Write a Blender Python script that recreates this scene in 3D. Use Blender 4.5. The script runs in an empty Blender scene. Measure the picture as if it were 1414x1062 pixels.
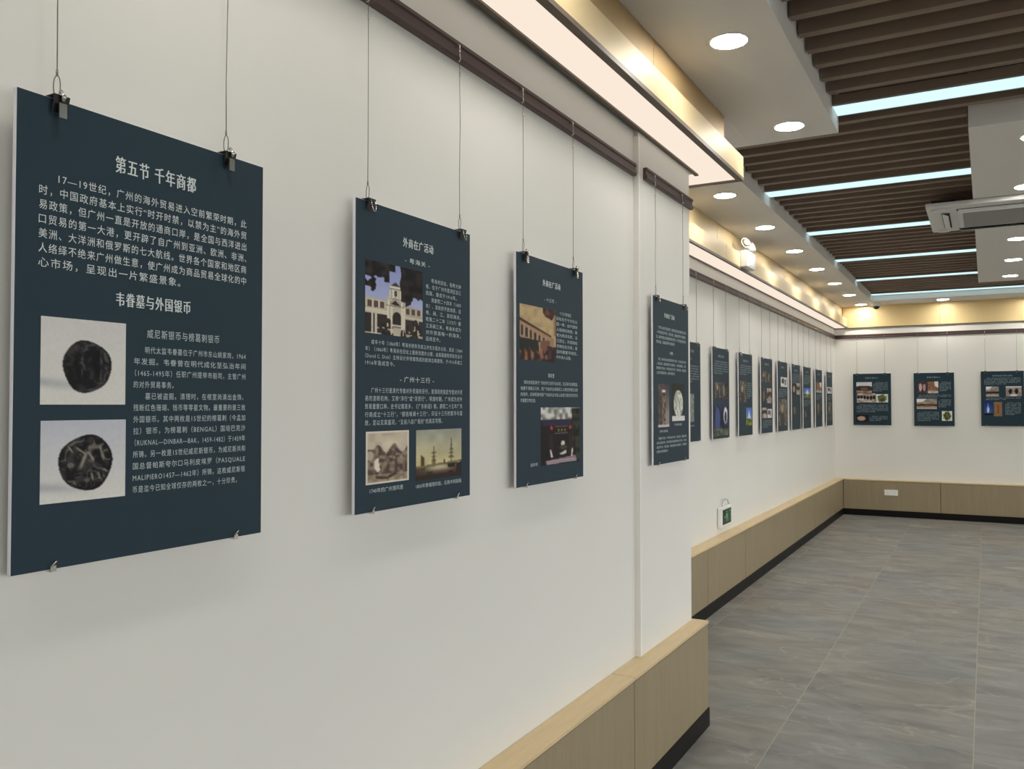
import bpy, bmesh, math, random
import numpy as np
from mathutils import Matrix, Vector

# ------------------------------------------------------------------ camera, world, exposure
S = bpy.context.scene
COL = S.collection
cd = bpy.data.cameras.new('camera')
cam = bpy.data.objects.new('camera', cd)
COL.objects.link(cam)
cd.sensor_fit = 'HORIZONTAL'; cd.sensor_width = 36.0; cd.lens = 1179.696 / 1414 * 36.0
cd.clip_start = 0.02; cd.clip_end = 100
YAW, PITCH, ROLL = 0.506704124, 0.024838399, -0.00106382
cy, sy, cp, sp = math.cos(YAW), math.sin(YAW), math.cos(PITCH), math.sin(PITCH)
fw = Vector((-sy * cp, cy * cp, sp)); rt = Vector((cy, sy, 0)); up = rt.cross(fw)
r2 = math.cos(ROLL) * rt + math.sin(ROLL) * up
u2 = -math.sin(ROLL) * rt + math.cos(ROLL) * up
cam.matrix_world = Matrix(((r2.x, u2.x, -fw.x, 1.25), (r2.y, u2.y, -fw.y, 0.0), (r2.z, u2.z, -fw.z, 1.49923), (0, 0, 0, 1)))
S.camera = cam
DAY = 5.0        # overcast daylight through windows added in the unseen right hand wall
W_ = bpy.data.worlds.new('world'); S.world = W_; W_.use_nodes = True
W_.node_tree.nodes['Background'].inputs[0].default_value = (0.98, 0.985, 1.0, 1)
W_.node_tree.nodes['Background'].inputs[1].default_value = DAY
S.view_settings.view_transform = 'Standard'; S.view_settings.look = 'None'
S.view_settings.gamma = 1.0; S.view_settings.use_curve_mapping = False
S.view_settings.exposure = 0.0

DISC = 98.0      # radiance of the recessed downlights
STRIP = 1.15      # linear slat lights
COVE = 0.97      # cove diffusers

rnd = random.Random(7)

def lin(r, g, b):
    f = lambda c: (c / 255 / 12.92) if c / 255 <= 0.04045 else ((c / 255 + 0.055) / 1.055) ** 2.4
    return (f(r), f(g), f(b), 1.0)

# ------------------------------------------------------------------ materials
def mat(name, col, rough=0.5, metal=0.0, noise=None, spec=0.5, bump=None):
    m = bpy.data.materials.new(name); m.use_nodes = True
    nt = m.node_tree; b = nt.nodes['Principled BSDF']
    b.inputs['Base Color'].default_value = col
    b.inputs['Roughness'].default_value = rough
    b.inputs['Metallic'].default_value = metal
    b.inputs['Specular IOR Level'].default_value = spec
    if noise:
        scale, amt, stretch = noise
        tc = nt.nodes.new('ShaderNodeTexCoord'); mp = nt.nodes.new('ShaderNodeMapping')
        mp.inputs['Scale'].default_value = stretch
        nz = nt.nodes.new('ShaderNodeTexNoise'); nz.inputs['Scale'].default_value = scale
        nz.inputs['Detail'].default_value = 5
        cr = nt.nodes.new('ShaderNodeValToRGB')
        cr.color_ramp.elements[0].position = 0.3; cr.color_ramp.elements[1].position = 0.7
        lo = [c * (1 - amt) for c in col[:3]] + [1]; hi = [min(1, c * (1 + amt)) for c in col[:3]] + [1]
        cr.color_ramp.elements[0].color = lo; cr.color_ramp.elements[1].color = hi
        nt.links.new(tc.outputs['Object'], mp.inputs[0]); nt.links.new(mp.outputs[0], nz.inputs['Vector'])
        nt.links.new(nz.outputs['Fac'], cr.inputs[0]); nt.links.new(cr.outputs[0], b.inputs['Base Color'])
        if bump:
            bp = nt.nodes.new('ShaderNodeBump'); bp.inputs['Strength'].default_value = bump; bp.inputs['Distance'].default_value = 0.002
            nt.links.new(nz.outputs['Fac'], bp.inputs['Height']); nt.links.new(bp.outputs[0], b.inputs['Normal'])
    return m

def emit(name, col, strength):
    m = bpy.data.materials.new(name); m.use_nodes = True
    nt = m.node_tree; nt.nodes.clear()
    e = nt.nodes.new('ShaderNodeEmission'); o = nt.nodes.new('ShaderNodeOutputMaterial')
    e.inputs[0].default_value = col; e.inputs[1].default_value = strength
    nt.links.new(e.outputs[0], o.inputs[0])
    return m

M_wall = mat('wall_paint', lin(226, 225, 218), 0.65, noise=(2.0, 0.012, (1, 1, 1)))
M_ceil = mat('ceiling_paint', lin(226, 223, 218), 0.8)
M_trimwhite = mat('white_trim', lin(238, 236, 230), 0.5)
M_wood = mat('pale_wood_laminate', lin(150, 136, 108), 0.42, noise=(3.0, 0.07, (22, 22, 0.9)))
M_cap = mat('wood_cap', lin(214, 190, 146), 0.4, noise=(3.0, 0.05, (20, 3, 20)))
M_black = mat('black_skirting', lin(13, 12, 12), 0.45, spec=0.2)
M_rail = mat('dark_rail_aluminium', lin(92, 74, 71), 0.35, 0.35)
M_frame = mat('bronze_frame', lin(104, 92, 80), 0.5, 0.2)
M_gold = mat('champagne_metal', lin(212, 192, 150), 0.5, 0.2, noise=(1.4, 0.06, (1, 1, 1)))
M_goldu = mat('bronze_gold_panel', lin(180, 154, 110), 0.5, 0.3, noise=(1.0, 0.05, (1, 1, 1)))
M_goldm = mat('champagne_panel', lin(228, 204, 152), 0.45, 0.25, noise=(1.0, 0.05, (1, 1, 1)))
M_slat = mat('brown_slat', lin(130, 112, 98), 0.6, noise=(5, 0.05, (0.6, 6, 6)))
M_plenum = mat('plenum_paint', lin(96, 84, 74), 0.9)
M_alu = mat('aluminium', lin(190, 192, 192), 0.35, 0.6)
M_steel = mat('steel_wire', lin(120, 118, 110), 0.35, 0.7)
M_chrome = mat('chrome', lin(215, 212, 205), 0.18, 0.9)
M_clipblack = mat('black_clip', lin(24, 24, 25), 0.3, 0.2)
M_board = mat('teal_print', lin(40, 58, 68), 0.55, spec=0.15, noise=(2.0, 0.04, (1, 1, 1)))
M_foam = mat('foam_core', lin(232, 232, 240), 0.7)
M_text = mat('white_ink', lin(216, 224, 222), 0.6)
M_texts = mat('light_ink', lin(190, 202, 203), 0.6)
M_inkdim = mat('grey_ink', lin(150, 166, 172), 0.6)
M_disc = emit('downlight_glow', (1.0, 0.95, 0.88, 1), DISC)
M_strip = emit('linear_glow', (0.66, 0.94, 1.0, 1), STRIP)
M_cove = emit('cove_glow', (1.0, 0.845, 0.71, 1), COVE)
M_ac = mat('white_plastic', lin(214, 214, 212), 0.4)
M_acgrille = mat('grey_grille', lin(150, 152, 150), 0.5)
M_dark = mat('dark_void', lin(16, 16, 16), 0.6)
M_white = mat('white_enamel', lin(240, 240, 236), 0.3)
M_socket = mat('socket_plastic', lin(240, 236, 224), 0.35)
M_glassdark = mat('smoked_dome', lin(22, 20, 20), 0.08)
M_green = mat('exit_green', lin(22, 64, 44), 0.3)
M_greenlt = mat('exit_symbol', lin(150, 205, 165), 0.4)
M_lampglass = mat('lamp_reflector', lin(245, 240, 215), 0.15, 0.3)
M_glass = bpy.data.materials.new('added_window_glass'); M_glass.use_nodes = True  # glass for the added windows
_g = M_glass.node_tree; _g.nodes.clear()
_o = _g.nodes.new('ShaderNodeOutputMaterial'); _t = _g.nodes.new('ShaderNodeBsdfTransparent'); _l = _g.nodes.new('ShaderNodeBsdfGlossy'); _x = _g.nodes.new('ShaderNodeMixShader')
_l.inputs['Roughness'].default_value = 0.02; _x.inputs[0].default_value = 0.06
_g.links.new(_t.outputs[0], _x.inputs[1]); _g.links.new(_l.outputs[0], _x.inputs[2]); _g.links.new(_x.outputs[0], _o.inputs[0])
M_grout = mat('grout', lin(168, 162, 146), 0.8)

# print material: colours stored per vertex of the printed picture
M_photo = bpy.data.materials.new('photo_print'); M_photo.use_nodes = True
_nt = M_photo.node_tree
_a = _nt.nodes.new('ShaderNodeVertexColor'); _a.layer_name = 'ink'
_nt.links.new(_a.outputs['Color'], _nt.nodes['Principled BSDF'].inputs['Base Color'])
_nt.nodes['Principled BSDF'].inputs['Roughness'].default_value = 0.55
_nt.nodes['Principled BSDF'].inputs['Specular IOR Level'].default_value = 0.15

# floor tile: grey stone with streaks across and pale veins, varied per tile
M_tile = bpy.data.materials.new('grey_stone_tile'); M_tile.use_nodes = True
nt = M_tile.node_tree; N = nt.nodes; L = nt.links; B = N['Principled BSDF']
tc = N.new('ShaderNodeTexCoord'); oi = N.new('ShaderNodeObjectInfo')
add = N.new('ShaderNodeVectorMath'); add.operation = 'ADD'
sc = N.new('ShaderNodeVectorMath'); sc.operation = 'SCALE'; sc.inputs['Scale'].default_value = 37.0
cmb = N.new('ShaderNodeCombineXYZ')
for k in range(3): L.new(oi.outputs['Random'], cmb.inputs[k])
L.new(cmb.outputs[0], sc.inputs[0]); L.new(tc.outputs['Object'], add.inputs[0]); L.new(sc.outputs[0], add.inputs[1])
mp = N.new('ShaderNodeMapping'); mp.inputs['Scale'].default_value = (1.2, 2.6, 1); L.new(add.outputs[0], mp.inputs[0])
mp.inputs['Rotation'].default_value = (0, 0, 0.12)
n1 = N.new('ShaderNodeTexNoise'); n1.inputs['Scale'].default_value = 2.2; n1.inputs['Detail'].default_value = 6
n1.inputs['Roughness'].default_value = 0.62; n1.inputs['Distortion'].default_value = 0.6; L.new(mp.outputs[0], n1.inputs['Vector'])
r1 = N.new('ShaderNodeValToRGB'); L.new(n1.outputs['Fac'], r1.inputs[0])
r1.color_ramp.elements[0].position = 0.3; r1.color_ramp.elements[0].color = lin(110, 109, 107)
r1.color_ramp.elements[1].position = 0.72; r1.color_ramp.elements[1].color = lin(150, 149, 144)
n2 = N.new('ShaderNodeTexNoise'); n2.inputs['Scale'].default_value = 1.1; n2.inputs['Detail'].default_value = 3; L.new(add.outputs[0], n2.inputs['Vector'])
r2_ = N.new('ShaderNodeValToRGB'); L.new(n2.outputs['Fac'], r2_.inputs[0])
r2_.color_ramp.elements[0].position = 0.35; r2_.color_ramp.elements[0].color = (0.93, 0.97, 1.0, 1)
r2_.color_ramp.elements[1].position = 0.65; r2_.color_ramp.elements[1].color = (1.06, 1.0, 0.93, 1)
mx = N.new('ShaderNodeMix'); mx.data_type = 'RGBA'; mx.blend_type = 'MULTIPLY'; mx.inputs[0].default_value = 1
L.new(r1.outputs[0], mx.inputs[6]); L.new(r2_.outputs[0], mx.inputs[7])
n3 = N.new('ShaderNodeTexNoise'); n3.inputs['Scale'].default_value = 0.9; n3.inputs['Detail'].default_value = 6; n3.inputs['Distortion'].default_value = 1.2
mp3 = N.new('ShaderNodeMapping'); mp3.inputs['Scale'].default_value = (1.0, 2.4, 1); mp3.inputs['Rotation'].default_value = (0, 0, -0.35)
L.new(add.outputs[0], mp3.inputs[0]); L.new(mp3.outputs[0], n3.inputs['Vector'])
sb = N.new('ShaderNodeMath'); sb.operation = 'SUBTRACT'; sb.inputs[1].default_value = 0.5; L.new(n3.outputs['Fac'], sb.inputs[0])
ab = N.new('ShaderNodeMath'); ab.operation = 'ABSOLUTE'; L.new(sb.outputs[0], ab.inputs[0])
rv = N.new('ShaderNodeValToRGB'); L.new(ab.outputs[0], rv.inputs[0])
rv.color_ramp.elements[0].position = 0.0; rv.color_ramp.elements[0].color = (0.42, 0.42, 0.42, 1)
rv.color_ramp.elements[1].position = 0.009; rv.color_ramp.elements[1].color = (0, 0, 0, 1)
nm = N.new('ShaderNodeMath'); nm.operation = 'MULTIPLY'; L.new(rv.outputs[0], nm.inputs[0]); L.new(n2.outputs['Fac'], nm.inputs[1])
mv = N.new('ShaderNodeMix'); mv.data_type = 'RGBA'; L.new(nm.outputs[0], mv.inputs[0]); L.new(mx.outputs[2], mv.inputs[6])
mv.inputs[7].default_value = lin(205, 200, 188)
L.new(mv.outputs[2], B.inputs['Base Color']); B.inputs['Roughness'].default_value = 0.48; B.inputs['Specular IOR Level'].default_value = 0.3

# ------------------------------------------------------------------ builders
def link(name, me, parent=None, loc=None):
    o = bpy.data.objects.new(name, me); COL.objects.link(o)
    if parent: o.parent = parent
    if loc is not None: o.location = loc
    return o

def empty(name, loc, rz=0.0):
    o = bpy.data.objects.new(name, None); COL.objects.link(o); o.location = loc; o.rotation_euler = (0, 0, rz)
    o.empty_display_size = 0.05
    return o

def tag(o, label=None, cat=None, group=None, kind=None):
    if label: o['label'] = label
    if cat: o['category'] = cat
    if group: o['group'] = group
    if kind: o['kind'] = kind
    return o

def bm_box(bm, x0, x1, y0, y1, z0, z1, mi=0):
    v = [bm.verts.new((x, y, z)) for z in (z0, z1) for y in (y0, y1) for x in (x0, x1)]
    for q in ((0, 2, 3, 1), (4, 5, 7, 6), (0, 1, 5, 4), (2, 6, 7, 3), (0, 4, 6, 2), (1, 3, 7, 5)):
        f = bm.faces.new([v[i] for i in q]); f.material_index = mi

def bm_to(bm, name, mats, parent=None, loc=None, smooth=False):
    me = bpy.data.meshes.new(name); bm.normal_update(); bm.to_mesh(me); bm.free()
    for m in (mats if isinstance(mats, (list, tuple)) else [mats]): me.materials.append(m)
    if smooth:
        for p in me.polygons: p.use_smooth = True
    return link(name, me, parent, loc)

def box(name, x0, x1, y0, y1, z0, z1, m, parent=None, bev=0.0):
    """box in world axes; its origin is its own centre, parent assumed unrotated"""
    c = Vector(((x0 + x1) / 2, (y0 + y1) / 2, (z0 + z1) / 2))
    bm = bmesh.new(); hx, hy, hz = (x1 - x0) / 2, (y1 - y0) / 2, (z1 - z0) / 2
    bm_box(bm, -hx, hx, -hy, hy, -hz, hz)
    if bev: bmesh.ops.bevel(bm, geom=bm.edges[:], offset=bev, segments=2, affect='EDGES', profile=0.6)
    off = Vector((0, 0, 0)); q = parent
    while q is not None: off += Vector(q.location); q = q.parent
    return bm_to(bm, name, m, parent, c - off)

def tube(bm, pts, r, n=6, mi=0):
    rings = []
    pts = [Vector(p) for p in pts]
    for i, p in enumerate(pts):
        d = (pts[min(i + 1, len(pts) - 1)] - pts[max(i - 1, 0)]).normalized()
        a = d.orthogonal().normalized() if i == 0 else (rings[-1][1] - d * rings[-1][1].dot(d)).normalized()
        b = d.cross(a)
        rings.append(([bm.verts.new(p + r * (math.cos(2 * math.pi * k / n) * a + math.sin(2 * math.pi * k / n) * b)) for k in range(n)], a))
    for i in range(len(rings) - 1):
        A, Bq = rings[i][0], rings[i + 1][0]
        for k in range(n):
            f = bm.faces.new((A[k], A[(k + 1) % n], Bq[(k + 1) % n], Bq[k])); f.material_index = mi; f.smooth = True
    bm.faces.new(rings[0][0][::-1]).material_index = mi; bm.faces.new(rings[-1][0]).material_index = mi

def lathe(bm, prof, n=24, mi=0, axis='z', c=(0, 0, 0)):
    rings = []
    for r, h in prof:
        ring = []
        for k in range(n):
            a = 2 * math.pi * k / n
            p = (r * math.cos(a), r * math.sin(a), h) if axis == 'z' else (h, r * math.cos(a), r * math.sin(a))
            ring.append(bm.verts.new((p[0] + c[0], p[1] + c[1], p[2] + c[2])))
        rings.append(ring)
    for i in range(len(rings) - 1):
        for k in range(n):
            f = bm.faces.new((rings[i][k], rings[i][(k + 1) % n], rings[i + 1][(k + 1) % n], rings[i + 1][k])); f.material_index = mi; f.smooth = True
    if prof[0][0] > 1e-4: bm.faces.new(rings[0][::-1]).material_index = mi
    if prof[-1][0] > 1e-4: bm.faces.new(rings[-1]).material_index = mi

# ------------------------------------------------------------------ room dimensions (metres)
XF, YB, XR, Y0 = -0.60, 12.645, 5.2, -2.5      # far left wall, back wall, right wall, front
YS, YC, XC = 3.285, 3.96, 0.02                  # column strip, column corner, column face
ZC, ZT = 2.865, 3.14                            # soffit underside, plenum

def struct(o): o['kind'] = 'structure'; return o

# ---- walls
struct(box('wall_left', -0.75, 0.0, Y0, YS, 0, ZT, M_wall))
struct(box('wall_column', -0.75, XC, YS + 0.0, YC, 0, ZT, M_wall))
struct(box('wall_far_left', -0.75, XF, YC + 0.0, YB, 0, ZT, M_wall))
struct(box('wall_back', -0.75, XR + 0.15, YB, YB + 0.15, 0, ZT, M_wall))
ADDED_WIN = [(-1.9, 0.5), (1.3, 3.7), (4.5, 6.9), (7.7, 10.1)]  # windows added in the unseen right wall to brighten the lower walls
WZ0, WZ1 = 0.55, 2.45
bm = bmesh.new()
bm_box(bm, XR, XR + 0.15, Y0, YB, 0, WZ0); bm_box(bm, XR, XR + 0.15, Y0, YB, WZ1, ZT)
ye = [Y0] + [v for w in ADDED_WIN for v in w] + [YB]
for k in range(0, len(ye), 2): bm_box(bm, XR, XR + 0.15, ye[k], ye[k + 1], WZ0, WZ1)
struct(bm_to(bm, 'wall_right', M_wall))
for k, (p, q) in enumerate(ADDED_WIN):
    bm = bmesh.new()
    for a_, b_, c_, d_ in ((p, p + .05, WZ0, WZ1), (q - .05, q, WZ0, WZ1), (p + .05, q - .05, WZ0, WZ0 + .05), (p + .05, q - .05, WZ1 - .05, WZ1), ((p + q) / 2 - .025, (p + q) / 2 + .025, WZ0 + .05, WZ1 - .05)):
        bm_box(bm, XR + 0.05, XR + 0.10, a_, b_, c_, d_)
    w = struct(bm_to(bm, 'added_window_%d' % (k + 1), M_white))
    for a_, b_ in ((p + .05, (p + q) / 2 - .025), ((p + q) / 2 + .025, q - .05)):
        box('pane', XR + 0.072, XR + 0.078, a_, b_, WZ0 + .05, WZ1 - .05, M_glass, w)
    pl = bpy.data.lights.new('portal', 'AREA'); pl.shape = 'RECTANGLE'; pl.size = WZ1 - WZ0; pl.size_y = q - p; pl.cycles.is_portal = True
    po = bpy.data.objects.new('portal', pl); COL.objects.link(po); po.location = (XR + 0.12, (p + q) / 2, (WZ0 + WZ1) / 2); po.rotation_euler = (0, math.pi / 2, 0)
struct(box('wall_front', -0.75, XR + 0.15, Y0 - 0.15, Y0, 0, ZT, M_wall))
# white corner strip where the column steps out
struct(box('trim_1', 0.0, XC + 0.004, YS - 0.012, YS - 0.0005, 0.49, 2.60, M_trimwhite))

# ---- floor: grout bed and single tiles
fl = struct(box('floor', -0.75, XR + 0.15, Y0 - 0.15, YB + 0.15, -0.06, -0.0006, M_grout))
TX, TY = 0.785, 1.57
xs = [XF] + [v for v in (0.397 + TX * k for k in range(-2, 9)) if XF + 0.02 < v < XR] + [XR]
ys = [Y0] + [v for v in (4.22 + TY * k for k in range(-5, 7)) if Y0 < v < YB] + [YB]
for i in range(len(xs) - 1):
    for j in range(len(ys) - 1):
        if xs[i] < 0 and ys[j + 1] < YC and xs[i + 1] < 0: continue
        box('tile', xs[i] + 0.0022, xs[i + 1] - 0.0022, ys[j] + 0.0009, ys[j + 1] - 0.0009, -0.0005, 0.0, M_tile, fl)

struct(box('ground', XR + 0.16, 60, -40, 55, -0.4, -0.3, mat('unseen_paving', lin(120, 118, 112), 0.9, noise=(1.0, 0.1, (1, 1, 1)))))  # unseen ground added outside to dim light going up through the windows

# ---- wainscot (baseboards with wood panels, cap and black plinth)
def wainscot(name, a0, a1, joints, wall, front, axis, capa=None):
    """axis 'y': runs along y on a wall facing +x ; axis 'x': runs along x on wall facing -y"""
    js = [a0] + sorted(j for j in joints if a0 < j < a1) + [a1]
    def bx(n, p, q, w, f, z0, z1, m, par, bev=0.0):
        if axis == 'y': return box(n, w, f, p, q, z0, z1, m, par, bev)
        return box(n, p, q, min(w, f), max(w, f), z0, z1, m, par, bev)
    s = 1 if axis == 'y' else -1
    base = struct(bx(name, a0, a1, wall, front + s * 0.002, 0, 0.084, M_black, None))
    bx('core', a0 + 0.004, a1 - 0.002, wall, front - s * 0.022, 0.0842, 0.4725, M_dark, base)
    for p, q in zip(js[:-1], js[1:]):
        bx('wood_panel', p + 0.003, q - 0.003, front - s * 0.0215, front - s * 0.003, 0.0845, 0.4715, M_wood, base, 0.0012)
        bx('cap_board', p + 0.0022, q - 0.0022, wall + s * 0.0005, front, 0.4755, 0.489, M_cap, base, 0.0012)
    return base
wainscot('baseboard_left', Y0, 3.985, [3.022 - 1.19 * k for k in range(5)], 0.0005, 0.095, 'y')
wainscot('baseboard_far_left', YC + 0.001, YB - 0.098, [6.0 + 1.085 * k for k in range(-2, 6)], XF, -0.490, 'y')
wainscot('baseboard_back', XF, XR, [0.711 + 1.2 * k for k in range(-1, 5)], YB, YB - 0.097, 'x')

# ---- ceiling: plenum, white soffits, brown slats
ce = struct(box('ceiling', -0.75, XR + 0.15, Y0 - 0.15, YB + 0.15, ZT + 0.0005, ZT + 0.1, M_plenum))
XL, XN, YN, YK = -0.04, 0.62, 4.51, 12.045
XS0, XS1, YS0, YS1 = 1.19, 2.62, 4.74, 10.82
box('soffit', 0.184, XN, Y0, YN, ZC, ZT, M_ceil, ce)
box('soffit', XF, 0.1835, YC + 0.001, YN, ZC, ZT, M_ceil, ce)
box('soffit', XF, XL, YN + 0.0005, YB, ZC, ZT, M_ceil, ce)
box('soffit', XL + 0.0005, XR, YK, YB, ZC, ZT, M_ceil, ce)
box('soffit', XS0, XS1, YS0, YS1, ZC, ZT, M_ceil, ce)
box('soffit', 4.6, XR, Y0, YK - 0.0005, ZC, ZT, M_ceil, ce)
C0, CP = 4.385, 1.526
centres = [C0 + CP * k for k in range(-4, 5)] + [11.955]
slat_y = []
for k, c in enumerate([C0 + CP * i for i in range(-5, 5)]):
    last = (k == 9)
    for j in range(7):
        y = c + 0.24 + (0.174 if not last else 0.165) * j
        if Y0 + 0.05 < y < YK - 0.05: slat_y.append(y)
_sl = {}
def slat(x0, x1, y):
    key = round(x1 - x0, 3)
    if key not in _sl:
        bm = bmesh.new(); h = (x1 - x0) / 2; bm_box(bm, -h, h, -0.0225, 0.0225, -0.055, 0.055)
        bmesh.ops.bevel(bm, geom=[e for e in bm.edges if abs(e.verts[0].co.x - e.verts[1].co.x) > 0.1], offset=0.002, segments=1, affect='EDGES')
        me = bpy.data.meshes.new('slat'); bm.to_mesh(me); bm.free(); me.materials.append(M_slat); _sl[key] = me
    off = Vector(ce.location)
    link('slat', _sl[key], ce, Vector(((x0 + x1) / 2, y, 3.0)) - off)
for y in slat_y:
    if y < YN + 0.03: slat(XN + 0.008, 4.592, y)
    elif YS0 - 0.03 < y < YS1 + 0.03:
        slat(XL + 0.008, XS0 - 0.006, y); slat(XS1 + 0.006, 4.592, y)
    else: slat(XL + 0.008, 4.592, y)

# ---- linear slat lights
def linear_light(x0, x1, y, label):
    t = empty('linear_light', ((x0 + x1) / 2, y, 2.935)); tag(t, label, 'light', 'linear lights between the ceiling slats')
    box('housing', x0, x1, y - 0.082, y + 0.082, 2.9415, 2.985, M_slat, t)
    box('housing_lip', x0, x1, y - 0.084, y - 0.0765, 2.934, 2.9412, M_alu, t)
    box('housing_lip', x0, x1, y + 0.0765, y + 0.084, 2.934, 2.9412, M_alu, t)
    box('diffuser', x0, x1, y - 0.076, y + 0.076, 2.935, 2.9412, M_strip, t)
ordw = ['first', 'second', 'third', 'fourth', 'fifth', 'sixth']
vis = 0
for c in centres:
    lx0 = XN + 0.003 if c < YN else XL + 0.003
    if YS0 < c < YS1:
        w = ordw[min(vis, 5)]
        linear_light(lx0, XS0 - 0.003, c, f'cool white light strip between brown slats, {w} counting from the big near one')
        vis += 1
        linear_light(XS1 + 0.003, 4.597, c, f'cool white light strip right of the middle soffit, in line with the {w} strip')
    else:
        if c > 11: lab = 'farthest cool white light strip, running along the edge of the back soffit'
        elif abs(c - C0) < 0.1: lab = 'widest looking cool white light strip beside the near soffit corner'; vis = 1
        elif abs(c - C0 + CP) < 0.1: lab = 'cool white light strip at the very top edge of the picture'
        else: lab = f'added cool white light strip overhead, {ordw[int(round((C0 - CP - c) / CP))]} one nearer than the top edge of the picture'  # unseen strips overhead, added for their light
        linear_light(lx0, 4.597, c, lab)

# ---- recessed downlights
bm = bmesh.new(); lathe(bm, [(0.067, 0.0), (0.076, -0.003), (0.079, 0.0)], 32)
me_ring = bpy.data.meshes.new('trim_ring'); bm.to_mesh(me_ring); bm.free(); me_ring.materials.append(M_white)
bm = bmesh.new(); bmesh.ops.create_circle(bm, cap_ends=True, segments=32, radius=0.067)
for f in bm.faces: f.normal_flip()
me_disc = bpy.data.meshes.new('lens'); bm.to_mesh(me_disc); bm.free(); me_disc.materials.append(M_disc)
def downlight(x, y, label, group):
    t = empty('downlight', (x, y, ZC)); tag(t, label, 'light', group)
    link('trim_ring', me_ring, t, (0, 0, -0.0002)); link('lens', me_disc, t, (0, 0, -0.0012))
G1, G2, G3, G4, G5 = ['downlights in the %s soffit' % s for s in ('near', 'far left', 'middle', 'back', 'right')]
for k in range(-5, 2):  # lamps of this row beyond the frame are added for light
    y = 3.17 + 1.12 * k
    if y < Y0 + 0.2: continue
    lab = {0: 'largest looking round downlight in the near soffit, at the top of the picture', 1: 'round downlight near the far corner of the near soffit'}.get(k, 'added round downlight in the near soffit, %s before the large one at the top' % ['', 'first', 'second', 'third', 'fourth', 'fifth'][-k])
    downlight(0.423, y, lab, G1)
for k in range(7):
    lab = ['nearest round downlight just past the end of the glowing trough', 'second round downlight in the row above the far left wall', 'third round downlight in the row, right of the emergency lamp', 'fourth round downlight in the row above the far left wall', 'fifth round downlight in the row above the far left wall', 'sixth round downlight in the row above the far left wall', 'last round downlight in the row, close to the back wall corner'][k]
    downlight(-0.22, 5.51 + 1.15 * k, lab, G2)
for k, y in enumerate((5.06, 6.20, 8.12, 9.28, 10.42)):
    lab = ['nearest downlight at the right edge, near the step of the middle soffit', 'downlight at the right edge just before the air conditioner', 'downlight at the right edge just beyond the air conditioner', 'fourth downlight down the middle soffit at the right edge', 'farthest downlight at the end of the middle soffit'][k]
    downlight(1.49, y, lab, G3)
    downlight(2.32, y, 'added round downlight in the right half of the middle soffit, %s from its near end' % ordw[k], G3)  # second row out of view, added for light
for k, x in enumerate((0.777, 1.78, 2.78, 3.78)):
    downlight(x, 12.33, ['downlight alone above the middle of the back wall', 'second downlight above the back wall, past the right edge', 'third downlight above the back wall, out of view', 'fourth downlight above the back wall, out of view'][k], G4)
for k in range(7):  # extra row by the unseen right wall, added to light the room
    downlight(4.9, -1.4 + 1.9 * k, 'added round downlight beside the unseen right wall, %s from the front wall' % (ordw + ['seventh'])[k], G5)

# ---- picture rails
def rail(name, axis, a0, a1, w, z, d=0.018):
    """extruded profile: deep body with a lip; wall at w"""
    prof = [(0, 0), (d * 0.75, 0), (d, 0.006), (d, 0.016), (d * 0.7, 0.019), (d * 0.7, 0.036), (d * 0.95, 0.040), (d * 0.95, 0.049), (0, 0.049)]
    bm = bmesh.new(); A = []; Bq = []
    for p, q in prof:
        if axis == 'y': A.append(bm.verts.new((p, a0, q))); Bq.append(bm.verts.new((p, a1, q)))
        else: A.append(bm.verts.new((a0, -p, q))); Bq.append(bm.verts.new((a1, -p, q)))
    n = len(prof)
    for k in range(n): bm.faces.new((A[k], A[(k + 1) % n], Bq[(k + 1) % n], Bq[k]))
    bm.faces.new(A); bm.faces.new(Bq)
    bmesh.ops.recalc_face_normals(bm, faces=bm.faces)
    o = bm_to(bm, name, M_rail, None, (w, 0, z) if axis == 'y' else (0, w, z))
    return o
ZR = 2.434
RL = tag(rail('picture_rail', 'y', Y0, YS - 0.018, 0.0003, ZR), 'long dark brown picture rail on the near left wall', 'rail', 'dark picture rails')
RC = tag(rail('picture_rail', 'y', YS + 0.05, YC + 0.012, XC + 0.0003, ZR), 'short dark brown picture rail on the projecting column', 'rail', 'dark picture rails')
RF = tag(rail('picture_rail', 'y', YC + 0.02, YB - 0.019, XF + 0.0003, ZR - 0.006), 'dark brown picture rail running along the far left wall', 'rail', 'dark picture rails')
RB = tag(rail('picture_rail', 'x', XF + 0.0005, XR, YB - 0.0003, ZR - 0.006), 'dark brown picture rail across the back wall', 'rail', 'dark picture rails')

# ---- cove light troughs
def split(a0, a1, joints): 
    js = [a0] + sorted(j for j in joints if a0 + 0.02 < j < a1 - 0.02) + [a1]
    return list(zip(js[:-1], js[1:]))
t = empty('cove_light', (0.1, 0.9, 2.62)); tag(t, 'wide glowing cream ceiling trough running above the near left wall', 'light', 'cove light troughs')
for p, q in split(Y0, 4.243, [3.79 - 1.2 * k for k in range(6)]):
    box('diffuser', 0.0385, 0.1775, p + 0.001, q - 0.001, 2.626, 2.630, M_cove, t)
box('diffuser', XF + 0.001, 0.0375, YC + 0.10, 4.243, 2.626, 2.630, M_cove, t)
box('inner_frame', 0.0205, 0.038, Y0, YC + 0.10, 2.6185, 2.645, M_frame, t)
box('outer_frame', 0.178, 0.207, Y0, 4.262, 2.617, 2.634, M_frame, t)
box('end_frame', XF + 0.001, 0.1775, 4.2435, 4.262, 2.617, 2.634, M_frame, t)
box('top_board', 0.021, 0.20, Y0, 4.262, 2.634, 2.650, M_ceil, t)
tr = struct(box('trim_2', 0.19, 0.1995, Y0, 4.258, 2.6505, 2.735, M_frame))
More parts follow.
